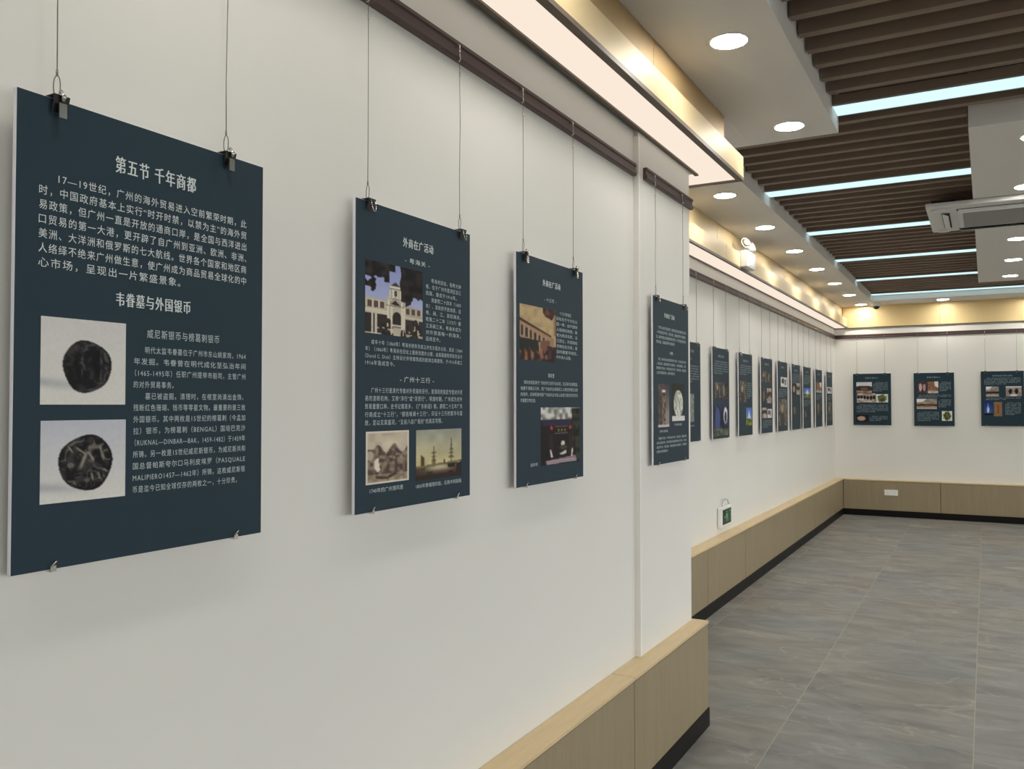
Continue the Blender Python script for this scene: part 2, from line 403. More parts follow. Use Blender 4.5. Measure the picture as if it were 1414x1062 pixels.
for p, q in split(Y0, 4.262, [3.139 - 1.22 * k for k in range(6)]):
    box('metal_panel', 0.2, 0.206, p + 0.0012, q - 0.0012, 2.6345, 2.738, M_gold, tr)
tr = struct(box('trim_3', 0.021, 0.178, Y0, 3.985, 2.651, ZC - 0.001, M_frame))
for p, q in split(Y0, 3.99, [3.009 - 1.22 * k for k in range(6)]):
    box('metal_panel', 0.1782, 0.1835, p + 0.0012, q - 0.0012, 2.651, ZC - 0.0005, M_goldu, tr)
t = empty('cove_light', (-0.51, 8.5, 2.57)); tag(t, 'narrow glowing cream ceiling trough along the far left wall', 'light', 'cove light troughs')
for p, q in split(4.265, YB - 0.022, [7.5 + 1.2 * k for k in range(-2, 5)]):
    box('diffuser', XF + 0.014, -0.437, p + 0.001, q - 0.001, 2.576, 2.580, M_cove, t)
box('inner_frame', XF + 0.0005, XF + 0.0135, 4.264, YB - 0.022, 2.568, 2.588, M_frame, t)
box('outer_frame', -0.4365, -0.419, 4.264, YB - 0.022, 2.566, 2.583, M_frame, t)
box('top_board', XF + 0.014, -0.43, 4.264, YB - 0.022, 2.590, 2.600, M_ceil, t)
tr = struct(box('trim_4', -0.438, -0.4265, 4.264, YB - 0.022, 2.6005, 2.695, M_frame))
for p, q in split(4.264, YB - 0.022, [7.5 + 1.2 * k for k in range(-2, 5)]):
    box('metal_panel', -0.426, -0.421, p + 0.0015, q - 0.0015, 2.5835, 2.698, M_gold, tr)
tr = struct(box('trim_5', -0.510, -0.4955, 4.264, YB - 0.022, 2.6005, ZC - 0.001, M_frame))
for p, q in split(4.264, YB - 0.022, [7.5 + 1.2 * k for k in range(-2, 5)]):
    box('metal_panel', -0.495, -0.490, p + 0.0015, q - 0.0015, 2.6005, ZC - 0.0005, M_gold, tr)
box('shelf', -0.4945, -0.4265, 4.264, YB - 0.022, 2.6955, 2.6978, M_gold, tr)
tr = struct(box('trim_6', XF + 0.0005, XR, YB - 0.006, YB - 0.0005, 2.565, ZC - 0.001, M_frame))
for p, q in split(-0.489, XR, [0.722 + 1.2 * k for k in range(0, 4)]):
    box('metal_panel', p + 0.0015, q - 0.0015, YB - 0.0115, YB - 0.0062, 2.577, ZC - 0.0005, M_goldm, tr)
box('edge_strip', XF + 0.001, XR, YB - 0.020, YB - 0.0062, 2.565, 2.5765, M_frame, tr)

# ------------------------------------------------------------------ printed pictures
def canvas(h, w, col=(128, 128, 128)):
    a = np.zeros((h, w, 3)); a[:] = col; return a
def vnoise(h, w, cells, seed, aspect=1.0):
    r = np.random.RandomState(seed); gy, gx = max(2, int(cells)), max(2, int(cells * aspect))
    g = r.rand(gy + 2, gx + 2); yy = np.linspace(0, gy, h); xx = np.linspace(0, gx, w)
    y0 = yy.astype(int); x0 = xx.astype(int); fy = (yy - y0)[:, None]; fx = (xx - x0)[None, :]
    fy = fy * fy * (3 - 2 * fy); fx = fx * fx * (3 - 2 * fx)
    return (g[y0][:, x0] * (1 - fy) * (1 - fx) + g[y0 + 1][:, x0] * fy * (1 - fx) + g[y0][:, x0 + 1] * (1 - fy) * fx + g[y0 + 1][:, x0 + 1] * fy * fx)
def grid(a):
    h, w = a.shape[:2]; return np.meshgrid((np.arange(w) + .5) / w, (np.arange(h) + .5) / h)
def rect(a, x0, y0, x1, y1, col):
    X, Y = grid(a); m = (X >= x0) & (X < x1) & (Y >= y0) & (Y < y1); a[m] = col
def poly(a, pts, col):
    X, Y = grid(a); m = np.zeros(X.shape, bool); n = len(pts)
    for i in range(n):
        x0, y0 = pts[i]; x1, y1 = pts[(i + 1) % n]
        if y0 == y1: continue
        c = ((y0 > Y) != (y1 > Y)) & (X < (x1 - x0) * (Y - y0) / (y1 - y0) + x0); m ^= c
    a[m] = col
def ell(a, cx, cy_, rx, ry, col, wob=0, seed=0):
    X, Y = grid(a); dx, dy = (X - cx) / rx, (Y - cy_) / ry; th = np.arctan2(dy, dx)
    m = dx * dx + dy * dy < (1 + wob * np.sin(3 * th + seed) + wob * .6 * np.sin(5 * th + 2 * seed)) ** 2; a[m] = col; return m
def mixn(a, mask, c0, c1, n):
    a[mask] = np.array(c0) * (1 - n[mask][:, None]) + np.array(c1) * n[mask][:, None]
def stretch(n): return np.clip((n - .5) * 2.2 + .5, 0, 1)

def pic_coin(seed, res):
    h, w = res; a = canvas(h, w); X, Y = grid(a)
    top = np.array((214, 212, 208) if seed == 1 else (196, 198, 208)); bot = np.array((224, 222, 214))
    a[:] = top * (1 - Y[..., None]) + bot * Y[..., None]
    band = np.exp(-((Y - (0.74 if seed == 1 else .80) - 0.10 * X) / 0.055) ** 2) * np.clip(1 - X * 1.6, 0, 1) ** .5
    a[:] = a * (1 - 0.42 * band[..., None]) + np.array((130, 134, 150)) * 0.42 * band[..., None]
    cx, cy_, rx, ry = (0.53, .55, .285, .305) if seed == 1 else (.52, .53, .315, .345)
    m = ell(a, cx, cy_, rx, ry, (34, 33, 34), 0.028, seed * 2.1)
    r = np.hypot((X - cx) / rx, (Y - cy_) / ry); th = np.arctan2(Y - cy_, X - cx)
    n = np.clip((0.5 * vnoise(h, w, 26, seed) + 0.5 * vnoise(h, w, 12, seed + 5) - .40) * 1.6, 0, .55)
    rg = lambda c, sd, wd, asp=1.0: np.exp(-((vnoise(h, w, c, sd, asp) - .5) / wd) ** 2)
    relief = 0.8 * rg(9, seed + 20, .05) * (vnoise(h, w, 6, seed + 31) > .42) + .6 * rg(16, seed + 40, .05, 1.3) * (vnoise(h, w, 7, seed + 50) > .5)
    relief = np.clip(relief, 0, 1) * (r < .93)
    mixn(a, m, (22, 22, 24), (84, 82, 80), n)
    hi = np.array((112, 110, 106) if seed == 1 else (150, 142, 126))
    k = (relief * (.75 if seed == 1 else .85))[..., None] * m[..., None]
    a[:] = a * (1 - k) + hi * k
    if seed == 1:
        for px, hw in ((.42, .035), (.63, .045)):
            k = np.exp(-((X - px - .015 * np.sin(Y * 22)) / hw) ** 4) * np.exp(-((Y - .55) / .20) ** 6) * .75; a[:] = a * (1 - (k * m)[..., None]) + np.array((12, 12, 13)) * (k * m)[..., None]
            k = np.exp(-((X - px - hw * 1.3) / .009) ** 2) * np.exp(-((Y - .55) / .19) ** 6) * .6 * vnoise(h, w, 20, 77); a[:] = a * (1 - (k * m)[..., None]) + np.array((150, 148, 142)) * (k * m)[..., None]
    else:
        for x0, y0, x1, y1, wd in ((.52, .40, .45, .60, .022), (.54, .40, .60, .50, .014), (.40, .34, .50, .42, .012), (.68, .34, .72, .50, .012), (.58, .66, .60, .76, .013), (.66, .66, .68, .74, .012), (.72, .62, .77, .66, .012), (.31, .32, .36, .40, .010)):
            d = np.abs((X - x0) * (y1 - y0) - (Y - y0) * (x1 - x0)) / math.hypot(x1 - x0, y1 - y0)
            t_ = ((X - x0) * (x1 - x0) + (Y - y0) * (y1 - y0)) / ((x1 - x0) ** 2 + (y1 - y0) ** 2)
            k = (np.exp(-(d / wd) ** 2) * np.exp(-((t_ - .5) / .55) ** 6) * m * .8)[..., None]; a[:] = a * (1 - k) + np.array((186, 176, 156)) * k
    return a

def finish(a, seed=1):
    """grain and a soft edge, as in a printed photograph seen from a few metres"""
    h, w = a.shape[:2]
    n = np.random.RandomState(seed).rand(h, w)
    a = a * (0.975 + 0.05 * (0.5 * n + 0.5 * vnoise(h, w, max(6, h // 4), seed + 1)))[..., None]
    p = np.pad(a, ((1, 1), (1, 1), (0, 0)), mode='edge')
    return (p[1:-1, 1:-1] * 4 + p[:-2, 1:-1] * 1.5 + p[2:, 1:-1] * 1.5 + p[1:-1, :-2] * 1.5 + p[1:-1, 2:] * 1.5) / 10

def pic_customs(res):
    h, w = res; a = canvas(h, w, (150, 160, 208)); X, Y = grid(a)
    a[:] = np.array((146, 156, 206)) * (1 - Y[..., None]) + np.array((196, 200, 226)) * Y[..., None]
    F, Sh, D = (196, 186, 166), (134, 122, 106), (46, 40, 38)
    poly(a, [(0, .50), (.36, .53), (.36, 1), (0, 1)], F); poly(a, [(.62, .54), (1, .58), (1, 1), (.62, 1)], (176, 166, 148))
    poly(a, [(.34, .46), (.66, .48), (.66, 1), (.34, 1)], F)
    poly(a, [(.41, .30), (.60, .30), (.62, .50), (.39, .50)], (222, 216, 200)); poly(a, [(.42, .30), (.505, .24), (.59, .30)], (70, 66, 62))
    rect(a, .485, .36, .53, .44, (74, 66, 60))
    poly(a, [(.36, .56), (.50, .44), (.66, .57)], (178, 168, 150)); poly(a, [(.42, .56), (.50, .50), (.60, .57)], D)
    for x in (.04, .14, .24): rect(a, x, .545, x + .07, .635, (92, 74, 66))
    for x in (.69, .79, .89): rect(a, x, .59, x + .06, .67, (86, 74, 66))
    poly(a, [(0, .64), (.36, .66), (.36, .72), (0, .70)], (216, 206, 186)); poly(a, [(.62, .69), (1, .71), (1, .75), (.62, .73)], (206, 196, 176))
    rect(a, 0, .72, .36, .98, (52, 46, 42)); rect(a, .68, .75, 1, .96, (60, 52, 46))
    for x in (.10, .16): rect(a, x, .70, x + .035, 1.0, (214, 202, 184))
    for x in (.36, .42, .64, .60): rect(a, x, .58, x + .03, .98, (226, 216, 196))
    for x in (.84, .90): rect(a, x, .74, x + .022, .96, (206, 196, 180))
    ell(a, .53, .74, .075, .08, D); rect(a, .455, .74, .60, .88, D); rect(a, .45, .84, .61, .87, (216, 206, 190))
    for k in range(9): rect(a, .0 + .04 * k, .635, .012 + .04 * k, .648, (96, 86, 76))
    for x in (.02, .12, .22, .31): rect(a, x, .53, x + .014, .64, (224, 214, 194))
    for x in (.67, .77, .87, .96): rect(a, x, .58, x + .013, .68, (210, 200, 182))
    rect(a, .40, .475, .61, .49, (150, 138, 122)); rect(a, .34, .575, .66, .59, (120, 108, 96)); rect(a, .40, .335, .60, .345, (130, 120, 108))
    for x in (.425, .555): rect(a, x, .35, x + .018, .47, (176, 166, 148))
    for x in (.385, .615): ell(a, x, .545, .014, .04, (236, 228, 210))
    for k in range(12): rect(a, .46 + .012 * k, .845, .464 + .012 * k, .90, (170, 158, 142))
    n = stretch(vnoise(h, w, 14, 3)); ed = .27 + .12 * (vnoise(h, w, 9, 8) - .5) * 2 + .05 * (vnoise(h, w, 24, 18) - .5) * 2
    m = (Y < ed * (1 - .15 * X) * 1.15) & (X < .50) & ~((X > .40) & (Y > .1)); mixn(a, m, (20, 18, 20), (52, 46, 44), n)
    m = (X > .60 + .06 * (vnoise(h, w, 8, 4) - .5)) & (Y < .44 + .12 * (vnoise(h, w, 7, 9) - .3) + .05 * (vnoise(h, w, 24, 19) - .5)); mixn(a, m, (18, 15, 18), (44, 36, 36), n)
    m = (X > .68) & (X < .78) & (Y > .42) & (Y < .56); mixn(a, m & (n > .3), (20, 16, 18), (50, 42, 40), n)
    m = (Y > .84 + .12 * (vnoise(h, w, 8, 2) - .5) * 2) & (X > .2); mixn(a, m & (n > .15), (26, 22, 20), (66, 54, 46), n)
    for k in range(10): ell(a, .12 + .09 * k, .91 + .02 * math.sin(k * 3), .02, .012, (188, 176, 160))
    for x in (.42, .63): rect(a, x, .80, x + .022, .99, (214, 202, 186))
    return a

def pic_engraving(res):
    h, w = res; a = canvas(h, w, (176, 160, 140)); X, Y = grid(a)
    n = vnoise(h, w, 16, 12); n2 = stretch(vnoise(h, w, 7, 6))
    a[:] = np.array((196, 182, 160)) * (.9 + .15 * n2[..., None])
    glow = np.exp(-(((X - .52) / .24) ** 2 + ((Y - .24) / .14) ** 2)); a[:] = a * (1 - glow[..., None] * .6) + np.array((232, 222, 196)) * glow[..., None] * .6
    top = .34 + .08 * np.sin(X * 17) * (X > .2) + .05 * (vnoise(h, w, 9, 1) - .5); m = Y > top
    mixn(a, m, (84, 70, 62), (150, 132, 116), stretch(n)); m = (Y > .82) ; mixn(a, m, (140, 122, 102), (176, 158, 134), stretch(n))
    poly(a, [(.22, .84), (.46, .88), (.66, .80), (.72, .84), (.48, .92), (.24, .90)], (72, 60, 52))
    poly(a, [(.19, .56), (.28, .50), (.32, .74), (.26, .78), (.20, .70)], (232, 222, 204)); ell(a, .10, .46, .08, .09, (186, 170, 150))
    for k in range(12): ell(a, .35 + .05 * k, .48 + .05 * math.sin(k * 2.3), .02, .012, (182, 166, 148))
    b = .045
    for q in ((0, 0, 1, b), (0, 1 - b, 1, 1), (0, 0, b, 1), (1 - b, 0, 1, 1)): rect(a, *q, (222, 214, 200))
    return a

def pic_harbour(res):
    h, w = res; a = canvas(h, w); X, Y = grid(a)
    n = vnoise(h, w, 6, 21); f = (Y / .72).clip(0, 1)[..., None]
    a[:] = np.array((164, 166, 154)) * (1 - f) + np.array((206, 192, 142)) * f; a[:] *= (.92 + .16 * n[..., None])
    m = Y > .72; mixn(a, m, (66, 50, 40), (196, 184, 150), np.clip(np.exp(-((X - .5) / .3) ** 2) * np.exp(-((Y - .77) / .07) ** 2) + .1 * n, 0, 1))
    D = (58, 52, 38)
    poly(a, [(.10, .82), (.11, .50), (.17, .56), (.19, .82)], (84, 70, 34)); poly(a, [(.31, .74), (.37, .40), (.43, .74)], (150, 136, 90))
    for y in (.46, .54, .62): rect(a, .33, y, .42, y + .02, (112, 98, 66))
    rect(a, .365, .34, .38, .76, D); rect(a, .75, .20, .768, .76, D)
    for y, s in ((.30, .03), (.38, .045), (.46, .06), (.54, .075)): poly(a, [(.76 - s, y + .06), (.75, y), (.77, y), (.76 + s, y + .06)], (96, 96, 74))
    poly(a, [(.66, .70), (.86, .70), (.83, .80), (.69, .80)], (44, 38, 30)); poly(a, [(.0, .72), (1, .66), (1, .70), (0, .76)], (120, 112, 84))
    poly(a, [(.22, .84), (.36, .84), (.34, .90), (.22, .91)], D); poly(a, [(.88, .72), (1, .70), (1, .90), (.86, .90)], (44, 38, 34)); rect(a, 0, .90, 1, 1, (52, 38, 34)); ell(a, .60, .66, .014, .05, D)
    poly(a, [(.68, .88), (.82, .86), (.76, .92)], (40, 30, 28))
    return a

def pic_street(res):
    h, w = res; a = canvas(h, w); X, Y = grid(a); n = stretch(vnoise(h, w, 12, 31))
    a[:] = np.array((196, 170, 126)) * (1 - .1 * n[..., None])
    m = (X > .62) & (Y < .02 + .42 * (X - .62) + .3 * (vnoise(h, w, 7, 3) - .3)); mixn(a, m, (64, 36, 28), (110, 76, 54), n)
    poly(a, [(0, .27), (.86, .52), (.86, .9), (0, .9)], (168, 134, 104)); poly(a, [(0, .25), (.86, .50), (.86, .53), (0, .30)], (66, 48, 42))
    for k in range(7): x = .04 + .115 * k; rect(a, x, .38 + .035 * k, x + .06, .56 + .02 * k, (58, 52, 46)); rect(a, x + .07, .36 + .035 * k, x + .085, .58 + .02 * k, (206, 176, 140))
    poly(a, [(0, .60), (.5, .62), (.52, .9), (0, .9)], (38, 40, 36)); poly(a, [(.55, .62), (.9, .58), (.9, .9), (.55, .9)], (120, 86, 66))
    m = Y > .80 + .05 * np.sin(X * 40); mixn(a, m, (52, 34, 30), (150, 104, 76), n); m = (X > .74) & (Y > .70); mixn(a, m, (40, 26, 28), (74, 50, 46), n)
    poly(a, [(.82, .52), (.95, .55), (.95, .72), (.82, .70)], (160, 130, 100)); rect(a, .93, .10, 1, .50, (150, 122, 86))
    return a

def pic_gate(res):
    h, w = res; a = canvas(h, w, (26, 22, 22)); X, Y = grid(a); n = stretch(vnoise(h, w, 14, 44))
    m = Y < .21; mixn(a, m, (122, 124, 112), (216, 216, 212), n); m = (X > .78) & (Y < .95) & (Y > .02); mixn(a, m, (22, 22, 18), (66, 68, 52), n * .8)
    poly(a, [(.0, .22), (.8, .22), (.74, .32), (.06, .32)], (46, 42, 66)); rect(a, .34, .34, .68, .46, (30, 24, 26)); rect(a, .34, .335, .68, .345, (140, 126, 120)); rect(a, .34, .455, .68, .465, (140, 130, 126))
    for x in (.42, .50, .58): rect(a, x, .38, x + .04, .43, (136, 112, 66))
    ell(a, .26, .36, .035, .035, (186, 66, 58)); ell(a, .74, .36, .035, .035, (186, 66, 58))
    rect(a, .22, .46, .30, .86, (48, 34, 34)); rect(a, .70, .46, .77, .86, (48, 34, 34)); ell(a, .55, .64, .05, .05, (214, 210, 204)); ell(a, .56, .71, .10, .04, (70, 62, 44)); poly(a, [(.44, .82), (.64, .76), (.64, .82), (.52, .84)], (216, 210, 204))
    poly(a, [(.22, .74), (.25, .74), (.30, .87), (.25, .87)], (226, 222, 214)); poly(a, [(.78, .74), (.81, .74), (.80, .88), (.76, .88)], (226, 222, 214))
    poly(a, [(.12, .92), (.88, .87), (.92, .97), (.14, .99)], (146, 124, 132)); rect(a, .16, .93, .86, .945, (206, 192, 198)); rect(a, .16, .965, .9, .975, (200, 186, 190))
    return a

def pic_statue(res):
    h, w = res; a = canvas(h, w, (84, 74, 72)); X, Y = grid(a); n = stretch(vnoise(h, w, 18, 50))
    a[:] = a * (.8 + .4 * n[..., None]); m = X > .6; a[m] = a[m] * .3 + np.array((178, 164, 160)) * .7 * (.3 + Y[m][:, None]).clip(0, 1)
    poly(a, [(.40, .20), (.62, .20), (.70, .42), (.66, .96), (.34, .96), (.34, .42)], (86, 72, 58)); ell(a, .52, .17, .16, .035, (236, 226, 224)); rect(a, .46, .20, .60, .26, (62, 40, 40))
    m = (abs(X - .52) < .15) & (Y > .3) & (n > .5); a[m] = (146, 130, 112); m = Y > .93; a[m] = (206, 196, 192); return a

def pic_plate(res):
    h, w = res; a = canvas(h, w, (42, 42, 40)); X, Y = grid(a); n = stretch(vnoise(h, w, 12, 55)); m = Y > .86; a[m] = (222, 220, 216)
    mm = ell(a, .5, .54, .36, .36, (205, 206, 198)); mixn(a, mm, (220, 220, 212), (142, 148, 128), (n * .9) ** 2 * (np.hypot(X - .5, Y - .54) < .35)); return a

def pic_pillar(res):
    h, w = res; a = canvas(h, w, (40, 46, 50)); X, Y = grid(a); n = stretch(vnoise(h, w, 20, 60)); m = abs(X - .5) < .34; mixn(a, m, (104, 112, 112), (160, 166, 162), n); return a

def pic_gen(kind, res, seed):
    h, w = res; a = canvas(h, w); X, Y = grid(a); n = stretch(vnoise(h, w, 8, seed)); n2 = stretch(vnoise(h, w, 4, seed + 3))
    full = np.ones((h, w), bool)
    if kind == 'roof':      # pale sky, dark hall, light ground
        mixn(a, full, (196, 200, 204), (222, 220, 216), n); poly(a, [(0, .42), (.2, .34), (.8, .34), (1, .44), (1, .78), (0, .78)], (62, 50, 42)); rect(a, .3, .5, .7, .72, (112, 84, 62)); m = Y > .78; mixn(a, m, (120, 104, 92), (168, 152, 138), n)
    elif kind == 'people':
        mixn(a, full, (150, 128, 116), (204, 196, 190), n)
        for k in range(6): ell(a, .1 + .16 * k, .42 + .06 * math.sin(seed + k), .07, .22, (30, 28, 30)); ell(a, .1 + .16 * k, .18, .035, .06, (196, 160, 140))
    elif kind == 'tree':
        mixn(a, full, (206, 214, 200), (232, 234, 226), n); m = np.hypot(X - .5, (Y - .5) * .8) < .3 + .12 * n; mixn(a, m, (48, 58, 32), (110, 116, 66), n); rect(a, .46, .5, .54, 1, (62, 46, 34))
    elif kind == 'twofig':
        mixn(a, full, (70, 40, 42), (110, 80, 80), n); ell(a, .3, .5, .16, .34, (196, 176, 178)); ell(a, .7, .52, .15, .3, (176, 150, 154))
    elif kind == 'brick':
        mixn(a, full, (120, 86, 66), (150, 112, 86), n); poly(a, [(.62, 0), (1, 0), (1, .55), (.68, .4)], (222, 220, 216)); m = Y > .78; mixn(a, m, (170, 160, 148), (196, 188, 178), n)
    elif kind == 'hall':
        mixn(a, full, (130, 126, 118), (160, 154, 142), n); poly(a, [(0, .0), (.5, .0), (.3, .3), (0, .34)], (226, 224, 222)); m = (Y > .5) & (Y < .72); mixn(a, m, (56, 36, 28), (124, 72, 48), n2)
        m = Y > .86; a[m] = (178, 170, 166)
    elif kind == 'vessel':
        mixn(a, full, (22, 20, 20), (40, 34, 34), n); ell(a, .42, .5, .34, .32, (178, 150, 132)); rect(a, .2, .42, .66, .5, (206, 182, 160))
    elif kind == 'vase':
        mixn(a, full, (30, 48, 112), (62, 92, 168), Y); ell(a, .45, .6, .15, .24, (206, 218, 236)); ell(a, .45, .36, .06, .2, (140, 170, 216)); m = Y > .86; a[m] = (12, 12, 16)
    elif kind == 'scroll':
        mixn(a, full, (120, 104, 88), (134, 118, 100), n); rect(a, .28, .08, .76, .92, (158, 110, 60)); rect(a, .38, .2, .66, .8, (128, 84, 44))
    elif kind == 'arch':
        mixn(a, full, (140, 126, 120), (168, 156, 148), n); rect(a, 0, 0, 1, .12, (222, 220, 218)); ell(a, .3, .5, .11, .26, (34, 30, 28)); ell(a, .68, .5, .11, .26, (34, 30, 28)); rect(a, .3, .78, .7, .98, (222, 214, 208))
    elif kind == 'bluewhite':
        mixn(a, full, (26, 32, 52), (52, 62, 100), n); ell(a, .25, .5, .16, .4, (70, 84, 130)); ell(a, .78, .36, .13, .26, (222, 224, 228)); ell(a, .78, .42, .07, .18, (40, 44, 58)); m = Y > .78; mixn(a, m, (70, 72, 60), (116, 118, 92), n)
    elif kind == 'sky':
        mixn(a, full, (76, 108, 190), (150, 176, 226), Y); poly(a, [(.3, .6), (.5, .1), (.75, .6)], (206, 214, 230)); m = Y > .62; mixn(a, m, (64, 82, 30), (150, 160, 66), n)
    elif kind == 'paper':
        mixn(a, full, (206, 204, 204), (228, 228, 228), n); ell(a, .35, .4, .2, .28, (70, 66, 64)); rect(a, .62, .2, .8, .8, (96, 92, 90))
    elif kind == 'portrait':
        mixn(a, full, (58, 54, 50), (136, 126, 112), stretch(vnoise(h, w, 11, seed + 7))); ell(a, .4, .36, .14, .16, (168, 150, 130)); ell(a, .45, .8, .25, .3, (64, 58, 54)); ell(a, .75, .5, .12, .3, (104, 96, 86))
    elif kind == 'dark':
        mixn(a, full, (30, 28, 28), (92, 86, 78), n); ell(a, .4, .5, .16, .36, (128, 122, 110))
    else:
        mixn(a, full, (70, 62, 54), (150, 138, 118), n)
    return a

_pm = {}
def photo_mesh(key, arr, w, h):
    if key in _pm: return _pm[key]
    arr = finish(arr, len(key)); ph, pw = arr.shape[:2]
    xs_ = np.linspace(-w / 2, w / 2, pw); zs_ = np.linspace(h / 2, -h / 2, ph)
    Xg, Zg = np.meshgrid(xs_, zs_); co = np.stack([Xg, np.zeros_like(Xg), Zg], -1).reshape(-1, 3)
    idx = np.arange(ph * pw).reshape(ph, pw)
    q = np.stack([idx[:-1, :-1], idx[1:, :-1], idx[1:, 1:], idx[:-1, 1:]], -1).reshape(-1, 4)
    me = bpy.data.meshes.new('photo_print')
    me.vertices.add(len(co)); me.vertices.foreach_set('co', co.ravel().astype('f'))
    me.loops.add(q.size); me.loops.foreach_set('vertex_index', q.ravel().astype('i'))
    me.polygons.add(len(q)); me.polygons.foreach_set('loop_start', (np.arange(len(q)) * 4).astype('i')); me.polygons.foreach_set('loop_total', np.full(len(q), 4, 'i'))
    me.update(calc_edges=True)
    c = np.clip(arr / 255.0, 0, 1); c = np.where(c <= .04045, c / 12.92, ((c + .055) / 1.055) ** 2.4)
    ca = me.color_attributes.new('ink', 'FLOAT_COLOR', 'POINT')
    ca.data.foreach_set('color', np.concatenate([c.reshape(-1, 3), np.ones((ph * pw, 1))], 1).ravel().astype('f'))
    me.materials.append(M_photo); _pm[key] = me
    return me

# ------------------------------------------------------------------ lettering
_tc = {}
def glyphs(body, bold=0.0):
    k = (body, bold)
    if k in _tc: return _tc[k]
    c = bpy.data.curves.new('txt', 'FONT'); c.body = body; c.size = 1.0; c.resolution_u = 2; c.space_character = 1.2 if bold > 0.0035 else 1.0
    o = bpy.data.objects.new('txt', c); COL.objects.link(o)
    dg = bpy.context.evaluated_depsgraph_get(); m = bpy.data.meshes.new_from_object(o.evaluated_get(dg))
    v = np.zeros(len(m.vertices) * 3, 'f'); m.vertices.foreach_get('co', v); v = v.reshape(-1, 3)
    ps = [tuple(p.vertices) for p in m.polygons]
    bpy.data.objects.remove(o); bpy.data.curves.remove(c); bpy.data.meshes.remove(m)
    _tc[k] = (v, ps); return _tc[k]

PW, PH, PT = 0.482, 0.706, 0.008
def lettering(lines, name='lettering'):
    """lines: (text, u0, u1 or None, v centre, glyph height fraction, bold). returns a mesh in panel space"""
    V = []; F = []; n = 0
    for body, u0, u1, v, hgt, bold in lines:
        g, ps = glyphs(body, bold)
        if not len(g): continue
        s = hgt * PH / 0.88
        x0, x1 = g[:, 0].min(), g[:, 0].max(); sx = s
        if u1 is not None: sx = (u1 - u0) * PW / max(x1 - x0, 1e-6)
        X = (g[:, 0] - x0) * sx + u0 * PW - PW / 2
        Z = (g[:, 1] - 0.36) * s - v * PH
        for dx in ((-0.0005, 0.0005) if bold > 0.012 else (0,)):
            V.append(np.stack([X + dx, np.zeros_like(X) - (0.0002 if dx > 0 else 0), Z], 1)); F += [tuple(i + n for i in p) for p in ps]; n += len(g)
    me = bpy.data.meshes.new(name); me.from_pydata(np.concatenate(V).tolist(), [], F); me.update()
    return me

def build_panel(origin, rz, label, group, photos, blocks, share=None):
    """origin: top centre of the board's back face; local x right, -y towards viewer"""
    t = empty('exhibition_panel', origin, rz); tag(t, label, 'poster', group)
    global _board
    if _board is None:
        bm = bmesh.new(); bm_box(bm, -PW / 2, PW / 2, -PT, 0, -PH, 0)
        bmesh.ops.bevel(bm, geom=bm.edges[:], offset=0.0006, segments=1, affect='EDGES'); bm.normal_update()
        me = bpy.data.meshes.new('board'); 
        for f in bm.faces: f.material_index = 0 if f.normal.y < -0.9 else 1
        bm.to_mesh(me); bm.free(); me.materials.append(M_board); me.materials.append(M_foam); _board = me
    link('board', _board, t)
    for key, arr, (u0, v0, u1, v1) in photos:
        me = photo_mesh(key, arr, (u1 - u0) * PW, (v1 - v0) * PH)
        link('photo_print', me, t, ((u0 + u1) / 2 * PW - PW / 2, -PT - 0.0004, -(v0 + v1) / 2 * PH))
    for name, me, m in blocks:
        o = link(name, me, t, (0, -PT - 0.0005, 0))
        if not me.materials: me.materials.append(m)
    for u in (.13, .865):
        link('bottom_clip', me_bclip, t, ((u - .5) * PW, -PT, -PH))
    return t
_board = None
bm = bmesh.new(); bm_box(bm, -0.0045, 0.0045, -0.003, PT + 0.003, -0.003, -0.0005)
bm_box(bm, -0.0045, 0.0045, -0.0035, -0.001, -0.003, 0.006); tube(bm, [(-.004, -.003, .004), (.001, -.006, .011), (.006, -.004, .013)], 0.0012, 5)
me_bclip = bpy.data.meshes.new('bottom_clip'); bm.to_mesh(me_bclip); bm.free(); me_bclip.materials.append(M_chrome)

# ---- hanging wires with hook, loop and clip
def make_clip(kind):
    """spring clip gripping the board's top edge; origin on the edge at the front face"""
    bm = bmesh.new()
    w = 0.0125
    # wedge body folded over the edge
    for sgn in (-1, 1):
        y0 = -0.0015 if sgn < 0 else PT + 0.0015
        y1 = -0.009 if sgn < 0 else PT + 0.007
        v = [bm.verts.new(p) for p in ((-w, y0, -0.020), (w, y0, -0.020), (w, y1, 0.004), (-w, y1, 0.004))]
        v2 = [bm.verts.new((p.co.x, p.co.y + sgn * 0.0012, p.co.z)) for p in v]
        bm.faces.new(v); bm.faces.new(v2[::-1])
        for k in range(4): bm.faces.new((v[k], v[(k + 1) % 4], v2[(k + 1) % 4], v2[k]))
    bm_box(bm, -w, w, -0.0095, PT + 0.0075, 0.0035, 0.0050)
    if kind == 'bulldog':
        bm_box(bm, -0.006, 0.006, -0.0125, -0.0100, -0.030, -0.008, 1)
        tube(bm, [(0, -0.010, -0.004), (0, -0.015, 0.002), (0, -0.006, 0.012)], 0.0035, 6, 1)
    else:
        tube(bm, [(-.006, -.010, .002), (-.007, -.014, -.012), (-.003, -.016, -.024), (.004, -.016, -.024), (.009, -.013, -.010), (.006, -.010, .002)], 0.0011, 5, 1)
    bmesh.ops.recalc_face_normals(bm, faces=bm.faces)
    me = bpy.data.meshes.new('clip'); bm.to_mesh(me); bm.free(); me.materials.append(M_clipblack); me.materials.append(M_chrome)
    return me
CL = {k: make_clip(k) for k in ('bulldog', 'binder')}
bm = bmesh.new()
tube(bm, [(0, 0.010, 0.030), (0, 0.004, 0.036), (0, -0.003, 0.033), (0, -0.004, 0.018), (0, -0.003, 0.004), (0, -0.006, -0.004), (0, -0.003, -0.010), (0, 0.002, -0.008)], 0.0022, 6)
